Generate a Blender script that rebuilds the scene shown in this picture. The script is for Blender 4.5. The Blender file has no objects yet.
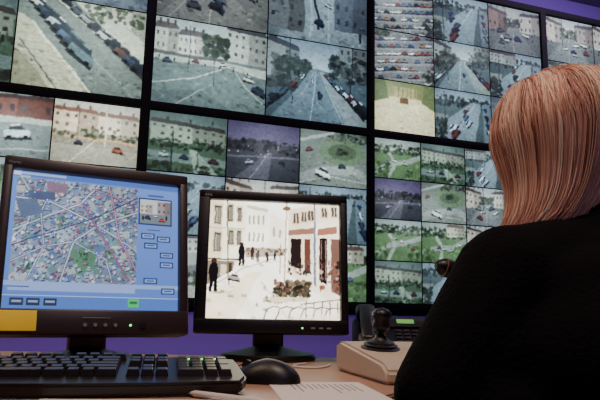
import bpy, bmesh, math, random
import numpy as np
from mathutils import Vector, Matrix, Euler
R=math.radians
random.seed(4); np.random.seed(4)
C=bpy.context.scene.collection
DZ=0.75
# ---------------------------------------------------------------- materials
def s2l(c):
    c=np.asarray(c,dtype=float)/255.0
    return np.where(c<=0.04045,c/12.92,((c+0.055)/1.055)**2.4)
def mat(name,col,rough=0.5,metal=0.0,emit=None,estr=0,noise=0.0,nscale=30,bump=0.0,bscale=200,spec=0.5,detail=3):
    m=bpy.data.materials.new(name); m.use_nodes=True
    nt=m.node_tree; b=nt.nodes['Principled BSDF']
    c=list(s2l(col))+[1]
    b.inputs['Base Color'].default_value=c
    b.inputs['Roughness'].default_value=rough
    b.inputs['Metallic'].default_value=metal
    b.inputs['Specular IOR Level'].default_value=spec
    if emit is not None:
        b.inputs['Emission Color'].default_value=list(s2l(emit))+[1]
        b.inputs['Emission Strength'].default_value=estr
    tc=nt.nodes.new('ShaderNodeTexCoord')
    if noise>0:
        n=nt.nodes.new('ShaderNodeTexNoise'); n.inputs['Scale'].default_value=nscale; n.inputs['Detail'].default_value=detail
        nt.links.new(tc.outputs['Object'],n.inputs['Vector'])
        mx=nt.nodes.new('ShaderNodeMix'); mx.data_type='RGBA'
        mx.inputs[6].default_value=[v*(1-noise) for v in c[:3]]+[1]
        mx.inputs[7].default_value=[min(1,v*(1+noise)) for v in c[:3]]+[1]
        nt.links.new(n.outputs['Fac'],mx.inputs[0]); nt.links.new(mx.outputs[2],b.inputs['Base Color'])
    if bump>0:
        n2=nt.nodes.new('ShaderNodeTexNoise'); n2.inputs['Scale'].default_value=bscale; n2.inputs['Detail'].default_value=4
        nt.links.new(tc.outputs['Object'],n2.inputs['Vector'])
        bp=nt.nodes.new('ShaderNodeBump'); bp.inputs['Strength'].default_value=bump; bp.inputs['Distance'].default_value=0.01
        nt.links.new(n2.outputs['Fac'],bp.inputs['Height']); nt.links.new(bp.outputs['Normal'],b.inputs['Normal'])
    return m
def screen_mat(name,strength,rough):
    m=bpy.data.materials.new(name); m.use_nodes=True
    nt=m.node_tree; b=nt.nodes['Principled BSDF']
    b.inputs['Base Color'].default_value=(0.01,0.01,0.012,1); b.inputs['Roughness'].default_value=rough
    b.inputs['Specular IOR Level'].default_value=0.2
    a=nt.nodes.new('ShaderNodeVertexColor'); a.layer_name='col'
    nt.links.new(a.outputs['Color'],b.inputs['Emission Color'])
    b.inputs['Emission Strength'].default_value=strength
    return m
M_feed=screen_mat('projection_screen_glow',1.0,0.6)
M_lcd=screen_mat('lcd_screen_glow',1.0,0.4)
M_black=mat('black_plastic',(18,17,20),0.4,bump=0.05,bscale=600)
M_bezel=mat('video_wall_bezel_black',(3,3,5),0.7,noise=0.2,spec=.15)
M_char=mat('charcoal_monitor_plastic',(52,42,45),0.38,bump=0.05,bscale=900)
M_key=mat('keycap_black',(32,26,24),0.32,noise=0.2,nscale=80)
M_kb=mat('keyboard_body_black',(22,18,18),0.35)
M_beige=mat('beige_plastic',(205,188,168),0.5,noise=0.05,nscale=20)
M_desk=mat('desk_laminate',(176,136,114),0.38,noise=0.08,nscale=60)
M_deskedge=mat('desk_edge',(70,60,80),0.5,noise=0.05)
M_purple=mat('purple_paint',(118,94,172),0.7,noise=0.05,nscale=3,bump=0.03,bscale=150)
M_lilac=mat('lilac_paint',(120,108,165),0.8,noise=0.04,nscale=3)
M_ceil=mat('ceiling_paint',(120,118,130),0.9,noise=0.04,nscale=6)
M_floor=mat('carpet_floor',(48,46,62),0.95,noise=0.25,nscale=120,bump=0.3,bscale=400)
M_sweater=mat('black_knit',(9,8,11),0.95,noise=0.3,nscale=50,bump=0.35,bscale=160,spec=0.12)
M_trouser=mat('dark_trousers',(22,24,38),0.9,noise=0.2,nscale=60,bump=0.2,bscale=300,spec=0.2)
M_skin=mat('skin',(214,150,122),0.5,noise=0.06,nscale=25)
M_lip=mat('lips',(178,84,80),0.4,noise=0.05)
M_eye=mat('eye_white',(230,228,224),0.2,noise=0.02)
M_iris=mat('iris',(60,90,120),0.2,noise=0.3,nscale=200)
M_brow=mat('eyebrow',(120,82,52),0.8,noise=0.2,nscale=200)
M_shoe=mat('shoe_leather',(16,14,14),0.35,noise=0.1)
M_paper=mat('paper',(232,226,220),0.8,noise=0.02,nscale=10)
M_ink=mat('printed_ink',(120,114,120),0.8,noise=0.1)
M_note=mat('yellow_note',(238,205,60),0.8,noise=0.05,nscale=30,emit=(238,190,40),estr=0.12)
M_chrome=mat('chrome',(190,190,195),0.25,1.0,noise=0.03)
M_gled=mat('green_led',(40,220,70),0.4,emit=(60,255,90),estr=4,noise=0.02)
M_micring=mat('unlit_mic_ring',(120,74,44),0.5,noise=0.05)  # plain brown in place of the mic's ring light
M_glcd=mat('green_backlit_lcd',(120,190,90),0.4,emit=(110,180,90),estr=0.5,noise=0.15,nscale=300)
M_btn=mat('grey_button',(120,120,126),0.5,noise=0.05)
M_mark=mat('grey_marking',(150,150,158),0.5,noise=0.05)
M_white=mat('white_plastic',(220,215,210),0.5,noise=0.03)
M_fab=mat('chair_fabric',(16,16,22),0.9,noise=0.3,nscale=150,bump=0.3,bscale=500,spec=0.2)
M_lamp=mat('lamp_diffuser',(255,240,220),0.5,emit=(255,225,190),estr=3,noise=0.02)
M_purpleglow=mat('added_strip_glow',(120,90,255),0.5,emit=(120,90,255),estr=2,noise=0.02)  # glow for the added strip behind the desk
def hairmat(n,c):
    m=mat(n,c,0.5,noise=0.22,nscale=18,spec=.4); return m
M_hair=[hairmat('hair_blonde',(222,180,156)),hairmat('hair_strawberry',(204,148,130)),hairmat('hair_light',(240,212,192)),hairmat('hair_brown',(160,106,92)),hairmat('hair_dark',(112,70,60))]
# ---------------------------------------------------------------- helpers
def link(o,parent=None,loc=None,rot=None):
    C.objects.link(o)
    if parent: o.parent=parent
    if loc is not None: o.location=loc
    if rot is not None: o.rotation_euler=rot
    return o
def empty(name,loc=(0,0,0),rot=(0,0,0),parent=None):
    e=bpy.data.objects.new(name,None); e.empty_display_size=0.05
    return link(e,parent,loc,rot)
def finish(bm,name,m,parent=None,loc=(0,0,0),rot=(0,0,0),smooth=True,angle=35):
    me=bpy.data.meshes.new(name); bmesh.ops.recalc_face_normals(bm,faces=bm.faces); bm.to_mesh(me); bm.free()
    for mm in (m if isinstance(m,list) else [m]): me.materials.append(mm)
    if smooth:
        for p in me.polygons: p.use_smooth=True
        try: me.set_sharp_from_angle(angle=R(angle))
        except Exception: pass
    o=bpy.data.objects.new(name,me)
    return link(o,parent,loc,rot)
def rbox(name,size,loc,m,parent=None,rot=(0,0,0),bev=0.003,seg=2,taper=None):
    bm=bmesh.new(); bmesh.ops.create_cube(bm,size=1)
    for v in bm.verts:
        v.co=Vector((v.co.x*size[0],v.co.y*size[1],v.co.z*size[2]))
        if taper and v.co.z>0: v.co.x*=taper[0]; v.co.y*=taper[1]
    if bev>0: bmesh.ops.bevel(bm,geom=bm.edges[:],offset=bev,segments=seg,affect='EDGES',profile=0.5)
    return finish(bm,name,m,parent,loc,rot)
def cyl(name,r1,r2,h,loc,m,parent=None,rot=(0,0,0),seg=32,bev=0.0):
    bm=bmesh.new(); bmesh.ops.create_cone(bm,cap_ends=True,segments=seg,radius1=r1,radius2=r2,depth=h)
    if bev>0:
        es=[e for e in bm.edges if abs(e.verts[0].co.z-e.verts[1].co.z)<1e-6]
        bmesh.ops.bevel(bm,geom=es,offset=bev,segments=2,affect='EDGES')
    return finish(bm,name,m,parent,loc,rot)
def lathe(name,prof,m,parent=None,loc=(0,0,0),rot=(0,0,0),seg=32,sx=1,sy=1):
    bm=bmesh.new(); rings=[]
    for r,z in prof:
        rings.append([bm.verts.new((max(r,1e-4)*math.cos(2*math.pi*i/seg)*sx,max(r,1e-4)*math.sin(2*math.pi*i/seg)*sy,z)) for i in range(seg)])
    for a,b in zip(rings[:-1],rings[1:]):
        for i in range(seg): bm.faces.new((a[i],a[(i+1)%seg],b[(i+1)%seg],b[i]))
    bm.faces.new(rings[0][::-1]); bm.faces.new(rings[-1])
    return finish(bm,name,m,parent,loc,rot,angle=50)
def tube(name,pts,r,m,parent=None,loc=(0,0,0),rot=(0,0,0)):
    cu=bpy.data.curves.new(name,'CURVE'); cu.dimensions='3D'; cu.bevel_depth=r; cu.bevel_resolution=3; cu.use_fill_caps=True
    s=cu.splines.new('NURBS'); s.points.add(len(pts)-1); s.use_endpoint_u=True; s.order_u=3; s.resolution_u=8
    for p,q in zip(s.points,pts): p.co=(*q,1)
    cu.materials.append(m)
    return link(bpy.data.objects.new(name,cu),parent,loc,rot)
def extr(name,poly,z0,z1,m,parent=None,loc=(0,0,0),rot=(0,0,0),bev=0.0):
    bm=bmesh.new(); vs=[bm.verts.new((x,y,z0)) for x,y in poly]; f=bm.faces.new(vs)
    r=bmesh.ops.extrude_face_region(bm,geom=[f])
    for v in r['geom']:
        if isinstance(v,bmesh.types.BMVert): v.co.z=z1
    if bev: bmesh.ops.bevel(bm,geom=bm.edges[:],offset=bev,segments=2,affect='EDGES')
    return finish(bm,name,m,parent,loc,rot)
def text(name,s,size,loc,rot,m,parent):
    cu=bpy.data.curves.new(name,'FONT'); cu.body=s; cu.size=size; cu.extrude=0.0002; cu.materials.append(m)
    return link(bpy.data.objects.new(name,cu),parent,loc,rot)
def blobs(name,parts,m,voxel,parent=None,loc=(0,0,0),rot=(0,0,0),smooth=6,mtx=None):
    """parts: ('s',center,radii,euler) ellipsoids or ('c',p,q,r1,r2) tapered limbs; fused into one skin"""
    bm=bmesh.new()
    for p in parts:
        if p[0]=='s':
            rr=p[2] if hasattr(p[2],'__len__') else (p[2],)*3
            e=Euler(p[3] if len(p)>3 else (0,0,0)).to_matrix().to_4x4()
            bmesh.ops.create_icosphere(bm,subdivisions=3,radius=1,matrix=Matrix.Translation(p[1])@e@Matrix.Diagonal((*rr,1)))
        else:
            a=Vector(p[1]); b=Vector(p[2]); L=(b-a).length; n=max(2,int(L/(min(p[3],p[4])*0.35)))
            for i in range(n+1):
                t=i/n; r=p[3]*(1-t)+p[4]*t
                bmesh.ops.create_icosphere(bm,subdivisions=2,radius=r*1.03,matrix=Matrix.Translation(a.lerp(b,t)))
    if mtx is not None: bmesh.ops.transform(bm,matrix=mtx,verts=bm.verts)
    o=finish(bm,name,m,parent,loc,rot,angle=180)
    md=o.modifiers.new('fuse','REMESH'); md.mode='VOXEL'; md.voxel_size=voxel; md.use_smooth_shade=True
    sm=o.modifiers.new('relax','SMOOTH'); sm.factor=0.6; sm.iterations=smooth
    return o
# ---------------------------------------------------------------- painter for video feeds
def fbm(H,W,base,octs=4):
    out=np.zeros((H,W)); amp=1.0; tot=0
    for o in range(octs):
        n=base*2**o; g=np.random.randn(n+2,n+2)
        y=np.linspace(0,n,H);x=np.linspace(0,n,W); yi=y.astype(int);xi=x.astype(int);fy=(y-yi)[:,None];fx=(x-xi)[None]
        fy=fy*fy*(3-2*fy);fx=fx*fx*(3-2*fx)
        a=g[yi][:,xi];b=g[yi][:,xi+1];c=g[yi+1][:,xi];d=g[yi+1][:,xi+1]
        out+=amp*((a*(1-fx)+b*fx)*(1-fy)+(c*(1-fx)+d*fx)*fy); tot+=amp; amp*=.6
    return out/tot
class Cv:
    def __init__(s,w,h,bg,ss=2,aspect=1.25):
        s.w=w;s.h=h;s.ss=ss;W=w*ss;H=h*ss;s.W=W;s.H=H
        s.a=np.zeros((H,W,3)); s.a[:]=bg; s.asp=aspect
        s.X,s.Y=np.meshgrid((np.arange(W)+.5)/W,(np.arange(H)+.5)/H)
    def grad(s,y0,y1,c0,c1):
        t=np.clip((s.Y-y0)/(y1-y0),0,1)[...,None]; m=(s.Y>=y0)&(s.Y<=y1)
        s.a[m]=(np.array(c0)*(1-t)+np.array(c1)*t)[m]
    def poly(s,pts,col,al=1.0):
        xs=[p[0] for p in pts]; ys=[p[1] for p in pts]
        x0=max(0,int(min(xs)*s.W)-1);x1=min(s.W,int(max(xs)*s.W)+2);y0=max(0,int(min(ys)*s.H)-1);y1=min(s.H,int(max(ys)*s.H)+2)
        if x1<=x0 or y1<=y0: return
        X=s.X[y0:y1,x0:x1];Y=s.Y[y0:y1,x0:x1];ins=np.zeros(X.shape,bool);n=len(pts)
        for i in range(n):
            xa,ya=pts[i];xb,yb=pts[(i+1)%n]
            if abs(ya-yb)<1e-9: continue
            ins^=((Y<ya)!=(Y<yb))&(X<(xb-xa)*(Y-ya)/(yb-ya)+xa)
        v=s.a[y0:y1,x0:x1]; v[ins]=v[ins]*(1-al)+np.array(col,float)*al
    def rect(s,x0,y0,x1,y1,col,al=1.0): s.poly([(x0,y0),(x1,y0),(x1,y1),(x0,y1)],col,al)
    def ell(s,cx,cy,rx,ry,col,al=1.0):
        m=((s.X-cx)/rx)**2+((s.Y-cy)/ry)**2<1; s.a[m]=s.a[m]*(1-al)+np.array(col,float)*al
    def line(s,p,q,w,col,al=1.0):
        dx=(q[0]-p[0])*s.asp;dy=q[1]-p[1];L=math.hypot(dx,dy) or 1;nx=-dy/L*w/2/s.asp;ny=dx/L*w/2
        s.poly([(p[0]+nx,p[1]+ny),(q[0]+nx,q[1]+ny),(q[0]-nx,q[1]-ny),(p[0]-nx,p[1]-ny)],col,al)
    def pl(s,pts,w,col,al=1.0):
        for a,b in zip(pts[:-1],pts[1:]): s.line(a,b,w,col,al)
    def noise(s,amp,cell=1):
        hh=s.H//cell+2;ww=s.W//cell+2
        n=np.random.randn(hh,ww)*amp
        n=np.kron(n,np.ones((cell,cell)))[:s.H,:s.W]; s.a+=n[...,None]
    def warp(s,amt,base=24):
        dx=fbm(s.H,s.W,base,3)*amt*s.W; dy=fbm(s.H,s.W,base,3)*amt*s.H
        yy,xx=np.mgrid[0:s.H,0:s.W]
        s.a=s.a[np.clip((yy+dy).astype(int),0,s.H-1),np.clip((xx+dx).astype(int),0,s.W-1)]
    def mult(s,amt,base,octs=4): s.a*=np.clip(1+amt*fbm(s.H,s.W,base,octs),.3,1.9)[...,None]
    def clutter(s,n,y0=.1):
        for i in range(n):
            x=random.random();y=random.uniform(y0,1);w=random.uniform(.004,.022)*(.5+y);h=random.uniform(.004,.016)*(.5+y)
            k=random.choice([.35,.5,.6,1.3,1.45]); xi=min(s.W-1,int(x*s.W));yi=min(s.H-1,int(y*s.H)); c=np.clip(s.a[yi,xi]*k,20,235)
            s.poly([(x-w,y-h),(x+w*.8,y-h*.7),(x+w,y+h),(x-w*.7,y+h*.8)],c,random.uniform(.2,.5))
    def blotch(s,x0,y0,x1,y1,cols,n,r):
        for i in range(n*3):
            c=np.array(cols[random.randrange(len(cols))])*random.uniform(.5,1.2); s.ell(random.uniform(x0,x1),random.uniform(y0,y1),r*random.uniform(.15,.6)/s.asp,r*random.uniform(.15,.55),c,0.75)
    def car(s,x,y,L,ang,col):
        ca,sa=math.cos(ang),math.sin(ang)
        def T(u,v): 
            X=u*L;Y=v*L
            return (x+(X*ca-Y*sa)/s.asp,y+X*sa+Y*ca)
        s.poly([T(-.52,.05),T(.54,.05),T(.56,.3),T(-.5,.3)],(28,32,36),.85)
        s.poly([T(-.5,-.12),T(-.34,-.16),T(.36,-.16),T(.5,-.08),T(.52,.16),T(-.5,.16)],col)
        cab=[min(255,c*1.15+12) for c in col]
        s.poly([T(-.34,-.14),T(-.22,-.36),T(.18,-.36),T(.34,-.14)],(45,55,62))
        s.poly([T(-.22,-.38),T(.17,-.38),T(.14,-.30),T(-.20,-.30)],cab)
        s.poly([T(-.5,-.1),T(.5,-.06),T(.5,-.02),T(-.5,-.05)],cab,.7)
        s.poly([T(-.4,.1),T(-.22,.1),T(-.22,.24),T(-.4,.24)],(18,20,24)); s.poly([T(.24,.1),T(.42,.1),T(.42,.24),T(.24,.24)],(18,20,24))
    def bld(s,x0,y0,x1,y1,col,nx,ny,roof=None,sl=0.0):
        s.poly([(x0,y0),(x1,y0+sl),(x1,y1),(x0,y1)],col)
        s.poly([(x0+(x1-x0)*.55,y0+sl*.5),(x1,y0+sl),(x1,y1),(x0+(x1-x0)*.55,y1)],[c*.72 for c in col],.7)
        if roof: 
            s.poly([(x0-.01,y0),(x0+.02,y0-.07),(x1-.02,y0+sl-.07),(x1+.01,y0+sl)],roof)
            for k in range(3):
                cx=x0+(x1-x0)*(.2+.3*k); s.rect(cx,y0-.11,cx+.02,y0-.04,[c*.8 for c in roof])
        for i in range(nx):
            for j in range(ny):
                if random.random()<.15: continue
                a=x0+(i+.3)/nx*(x1-x0);b=x0+(i+.66)/nx*(x1-x0);yy=y0+sl*(i+.5)/nx+(j+.28)/ny*(y1-y0-sl);h=.36/ny*(y1-y0-sl); k=random.uniform(.6,1.4)
                s.rect(a,yy,b,yy+h,(62*k,68*k,72*k),.8)
    def out(s,tint=(1,1,1),gain=1.0):
        a=s.a.reshape(s.h,s.ss,s.w,s.ss,3).mean((1,3))*np.array(tint)*gain
        return np.clip(a,0,255)
CARC=[(225,228,228),(70,80,92),(116,58,54),(190,195,200),(45,60,95),(30,36,40),(120,125,125),(90,105,125),(205,205,190),(236,238,240)]
rc=lambda:CARC[random.randrange(len(CARC))]
def f_cars_row(c):
    c.grad(0,1,(112,122,118),(122,130,124))
    c.poly([(-.1,.0),(.25,.0),(1.1,.9),(1.1,1.1),(.1,1.1)],(124,134,130))
    c.poly([(0,.22),(.12,.30),(.56,1.0),(0,1.0)],(196,194,172)); c.poly([(0,.60),(.2,.84),(.28,1),(0,1)],(160,158,136))
    for i in range(8): c.line((.02,.36+.08*i),(.14+.06*i,.36+.085*i),.006,(160,158,138))
    c.line((.10,.30),(.62,1.05),.025,(230,228,208)); c.line((.02,.5),(.36,1.02),.012,(100,102,94))
    c.poly([(.42,0),(1,0),(1,.62)],(206,208,192)); c.poly([(.62,0),(1,0),(1,.36)],(156,164,148)); c.bld(.72,.0,1.0,.22,(205,205,190),4,2)
    c.line((.30,0),(1.02,.78),.03,(228,230,218)); c.blotch(.5,.0,.95,.2,[(62,80,62),(90,102,80)],12,.07)
    c.line((.12,.1),(.95,1.0),.008,(205,208,200),.6)
    for i in range(9):
        t=i/8; c.car(.10+.40*t,.02+.56*t,.16+.14*t,.62,[(50,66,88),(205,208,208),(60,72,84),(40,52,70),(185,190,195),(36,46,60),(70,90,115),(48,60,72),(90,110,120)][i])
    for i in range(9):
        t=i/8; c.car(.36+.62*t,.02+.66*t,.12+.10*t,.60,[(30,36,42),(70,80,90),(150,155,155),(40,44,50),(200,200,198),(35,40,48),(90,66,62),(60,70,90),(40,46,52)][i])
    return (.95,1.0,.98),1.05
def f_junction(c):
    c.grad(0,.45,(182,192,192),(214,218,212)); c.rect(0,.42,1,1,(112,124,124))
    c.bld(0,.12,.2,.42,(208,206,194),4,2,(100,92,92)); c.bld(.2,.18,.45,.42,(228,226,216),6,2,(88,86,90)); c.bld(.62,.02,1,.42,(190,194,188),6,3,(78,80,86),.05)
    c.blotch(.42,.14,.64,.4,[(52,68,56),(74,86,72),(40,54,46)],30,.09)
    c.poly([(0,.42),(1,.46),(1,.56),(.55,.50),(0,.5)],(190,192,184)); c.rect(0,.40,.6,.44,(70,76,76),.8)
    c.poly([(.0,.62),(.55,.5),(.75,.52),(1,.75),(1,1),(0,1)],(120,134,134)); c.poly([(0,.86),(.4,.8),(.7,1),(0,1)],(94,106,108),.6)
    c.pl([(0,.78),(.35,.66),(.6,.52)],.012,(218,222,216)); c.pl([(.72,.54),(.82,.7),(1,.9)],.010,(200,203,198)); c.pl([(.2,1),(.5,.72)],.008,(184,188,184))
    c.line((.3,.05),(.3,.6),.010,(50,56,58)); c.line((.52,.22),(.52,.75),.008,(58,62,62))
    for i in range(7): c.ell(.05+.13*i,.47+.01*i,.006,.02,(40,44,50))
    c.car(.12,.50,.10,0,(60,70,84)); c.car(.84,.60,.12,.2,(210,210,205)); c.car(.36,.47,.08,0,(120,70,64)); c.car(.6,.47,.08,0,(220,220,220)); c.car(.93,.72,.16,.4,(50,60,78))
    return (.94,1,1),1.0
def f_avenue(c):
    k=random.random()
    c.grad(0,.35,(156,170,178),(204,208,206)); c.rect(0,.35,1,1,(94,108,112))
    c.bld(.0,.05,.3,.5,(174,176,166),4,3,(80,80,86),.12); c.bld(.7,.0,1,.42,(154,156,152),4,3,(80,80,86),-.02)
    c.blotch(.02,.25,.42,.62,[(48,60,54),(72,82,74),(94,102,94)],40,.1); c.blotch(.62,.12,1,.45,[(54,64,64),(84,92,88)],26,.09)
    c.poly([(.43,.36),(.52,.36),(.78,1),(.05,1)],(130,144,148)); c.poly([(.52,.36),(.56,.36),(1,.82),(1,1),(.78,1)],(162,168,164))
    c.line((.475,.38),(.42,1),.010,(214,216,212)); c.line((.455,.4),(.2,.95),.006,(180,186,184)); c.line((.52,.38),(.76,1),.012,(196,200,196))
    for i in range(9): t=i/8; c.car(.58+.36*t,.41+.38*t,.07+.14*t,.8,rc())
    for i in range(5): c.car(.34-.09*i,.46+.10*i,.07+.03*i,-.8,rc())
    c.car(.44,.5,.05,1.5,(230,230,230)); c.car(.52,.66,.10,1.4,(50,56,66)); c.line((.2,.0),(.24,.8),.010,(44,52,56)); c.line((.86,.0),(.82,.7),.012,(44,50,54))
    return random.choice([(.92,1,1.03),(.88,.98,1.05)]),.88+.12*k
def f_alley(c):
    c.grad(0,1,(110,120,132),(146,152,150)); c.poly([(.3,0),(.6,0),(1,1),(.1,1)],(170,176,174))
    for i in range(16): x=random.random(); c.line((x,random.uniform(0,.3)),(x+random.uniform(-.1,.1),random.uniform(.6,1)),random.uniform(.01,.035),random.choice([(40,48,56),(200,204,200),(90,96,100),(70,62,62)]))
    c.bld(.0,.1,.35,.9,(140,138,134),4,4,None,.1); c.bld(.66,.0,1,.8,(112,116,124),4,4); c.car(.5,.75,.14,.4,(40,50,70)); c.car(.6,.5,.1,.4,(200,200,200))
    return (.88,.98,1.06),.8
def f_lot(c):
    c.grad(0,1,(110,116,118),(128,132,132)); sl=random.choice([-.35,-.2,.25])
    for j in range(8):
        y=-.05+j*.155
        c.line((-.1,y+.07-sl*.55),(1.1,y+.07+sl*.6),.014,(164,168,160))
        for i in range(11):
            x=.0+i*.1+random.uniform(-.01,.01)
            if random.random()<.84: c.car(x,y+(x-.5)*sl,.125,sl+random.choice([0,.1]),random.choice(CARC+[(150,112,84),(134,72,64),(220,222,224),(70,86,116),(200,204,206)]))
    c.blotch(.0,.0,.25,.12,[(52,68,56),(74,86,70)],14,.08); c.blotch(.8,.7,1,1,[(52,68,56),(86,90,78)],10,.08)
    return (.97,1,1.03),1.0
def f_road(c):
    k=random.random(); c.grad(0,.25,(146,158,166),(178,184,182)); c.rect(0,.22,1,1,(90,102,100)); c.blotch(0,.12,1,.32,[(38,48,48),(60,70,64)],40,.08)
    if k>.5: c.bld(.0,.06,.5,.26,(186,182,172),7,2,(88,80,80))
    c.poly([(.62,.2),(.8,.2),(.7,1),(-.2,1)],(146,154,156)); c.poly([(.82,.2),(.95,.2),(1.3,1),(.86,1)],(126,136,140)); c.line((.7,.2),(.28,1),.010,(215,216,212))
    for i in range(6): c.car(random.uniform(.3,.66),.28+.12*i,.09+.03*i,-.9,rc())
    for i in range(4): c.car(.88+.03*i,.33+.16*i,.10+.03*i,1.0,rc())
    c.rect(0,.5,.22,.62,(150,150,142)); c.blotch(0,.6,.2,1,[(50,62,54),(76,84,72)],14,.1); c.line((.15,.02),(.18,.9),.014,(40,46,50))
    return (.88,.98,1.04),.92
def f_plaza(c):
    c.grad(0,1,(150,150,146),(180,178,170)); c.bld(0,.0,.4,.3,(162,148,140),6,2,(88,78,78),.05); c.bld(.4,.04,1,.28,(200,198,190),8,2,(84,84,90))
    c.poly([(0,.6),(1,.4),(1,.56),(0,.85)],(110,116,118)); 
    for i in range(26): x=random.random(); y=random.uniform(.32,.95); c.ell(x,y,.007,.026,random.choice([(36,38,46),(84,54,54),(60,70,94),(200,200,196)])); c.ell(x+.012,y+.03,.02,.006,(100,100,98))
    c.car(.3,.68,.16,-.2,(225,225,225)); c.car(.75,.52,.13,-.2,(50,60,80)); c.car(.52,.6,.14,-.2,(110,66,60)); c.blotch(.55,.6,.8,.8,[(52,68,58),(78,88,72)],10,.08)
    return (.95,1,1.02),.94
def f_room(c):
    c.a[:]=(206,198,158); c.grad(0,.38,(124,140,104),(152,158,114)); c.poly([(0,.42),(.3,.3),(.75,.3),(1,.5),(1,1),(0,1)],(216,214,186))
    c.poly([(0,0),(.18,0),(.24,.34),(0,.44)],(96,116,84)); c.poly([(.82,0),(1,0),(1,.5),(.78,.36)],(110,126,92)); c.rect(.3,.1,.7,.3,(176,172,134))
    for i in range(6): c.line((.32+i*.07,.1),(.32+i*.07,.3),.012,(96,100,78))
    for i in range(5): c.line((.02+i*.035,0),(.03+i*.04,.40-.02*i),.008,(78,96,70))
    c.line((.1,1),(.36,.34),.012,(230,228,208)); c.rect(.42,.3,.56,.42,(106,86,70)); c.poly([(.5,.6),(1,.75),(1,1),(.3,1)],(226,226,206),.6)
    return (1,1.01,.95),1.0
def f_green(c):
    c.grad(0,.3,(154,166,172),(176,184,178)); c.rect(0,.28,1,1,(98,122,92))
    c.blotch(0,.14,1,.36,[(38,52,44),(52,66,54),(80,92,78)],44,.09)
    k=random.random(); 
    c.pl([(-.05,.95-.3*k),(.35,.62),(.7,.52+.1*k),(1.05,.36)],.12,(150,156,156)); c.pl([(.2+.3*k,1.05),(.45,.6),(.3,.34)],.08,(160,166,164))
    c.blotch(.0,.6,.3,1,[(106,134,98),(80,102,74)],8,.12); c.blotch(.7,.6,1,1,[(106,134,98),(80,102,74)],8,.12)
    for i in range(4): c.car(random.uniform(.1,.9),random.uniform(.45,.7),.12,random.uniform(-.3,.3),rc())
    if k>.4: c.bld(.55,.1,.95,.32,(196,190,178),5,2,(98,82,76))
    return (.95,1.01,.98),.98
def f_street(c):
    k=random.random(); c.grad(0,.4,(182,192,196),(214,216,210)); c.rect(0,.38,1,1,(116,124,126))
    c.bld(-.02,.08,.36,.55,random.choice([(206,200,188),(154,130,120),(196,190,182)]),4,2,(86,76,76),.1)
    c.bld(.6,.14,1.02,.5,random.choice([(216,212,202),(168,160,152)]),5,2,(80,78,84),-.04)
    c.blotch(.32,.22,.62,.42,[(50,66,56),(74,86,72)],16,.09)
    c.poly([(.4,.42),(.56,.42),(.95,1),(.0,1)],(134,142,144)); c.line((.48,.44),(.46,1),.010,(206,208,204)); c.line((.42,.44),(.1,1),.008,(186,190,186))
    for i in range(6): c.car(random.uniform(.1,.9),random.uniform(.5,.85),random.uniform(.13,.22),random.uniform(-.4,.6),rc())
    for i in range(6): c.ell(random.choice([.1,.9])+random.uniform(-.08,.08),random.uniform(.5,.7),.009,.032,(40,42,50))
    c.line((.2+.5*k,.0),(.2+.5*k,.6),.012,(50,54,58))
    return random.choice([(.96,1,1.01),(.9,.98,1.05),(1,1,.97)]),random.uniform(.8,1.0)
def f_terrace(c):
    c.grad(0,.3,(112,122,124),(134,144,140)); c.rect(0,.3,1,1,(92,108,92))
    c.bld(.02,.18,.98,.5,(190,186,172),9,2,(80,72,74),.08); c.blotch(0,.45,1,.6,[(42,54,46),(60,72,58)],30,.07)
    c.poly([(0,.66),(1,.72),(1,.86),(0,.82)],(138,146,144)); c.poly([(.5,.6),(.58,.6),(.9,1),(.6,1)],(170,174,164)); c.line((.3,.3),(.3,1),.018,(30,36,36)); c.line((.62,.4),(.62,.9),.012,(40,46,44))
    c.blotch(0,.86,1,1,[(78,92,74),(56,70,56)],14,.1); c.car(.2,.72,.15,0,(215,215,210)); c.car(.45,.74,.14,0,(50,60,80)); c.car(.82,.77,.16,0,(100,64,58))
    return (.88,1,.98),.88
def f_purple(c):
    c.grad(0,.4,(100,96,124),(114,110,134)); c.rect(0,.35,1,1,(72,80,82)); c.blotch(0,.3,1,.5,[(36,44,46),(56,62,60)],30,.09)
    c.poly([(.1,1),(.55,.5),(.62,.5),(.55,1)],(108,114,118)); c.line((0,.62),(1,.56),.03,(126,128,138)); c.line((.3,1),(.58,.5),.012,(180,182,188))
    for i in range(10): c.ell(random.random(),random.uniform(.3,.6),.010,.015,(220,220,200),.9)
    c.car(.3,.7,.14,-.2,(190,194,200)); c.car(.75,.66,.12,.1,(40,46,60))
    return (1,1,1.07),.84
def f_round(c):
    c.grad(0,1,(110,118,114),(136,142,136)); c.ell(.62,.35,.35,.25,(110,126,104)); c.ell(.62,.35,.22,.14,(88,102,82)); c.pl([(0,.9),(.3,.72),(.8,.68),(1.05,.85)],.16,(156,160,158))
    c.blotch(.4,.0,1,.16,[(54,68,58),(84,90,80)],16,.08); c.line((0,.2),(.5,.02),.05,(174,176,172)); c.car(.33,.78,.28,.35,(232,234,236)); c.car(.62,.62,.14,0,(60,70,80)); c.pl([(0,.98),(.4,.82),(1,.9)],.010,(216,218,214))
    c.car(.12,.35,.14,-.3,(120,66,60)); c.blotch(.55,.28,.7,.4,[(50,64,54)],6,.08)
    return (.94,1,1.0),1.0
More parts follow.
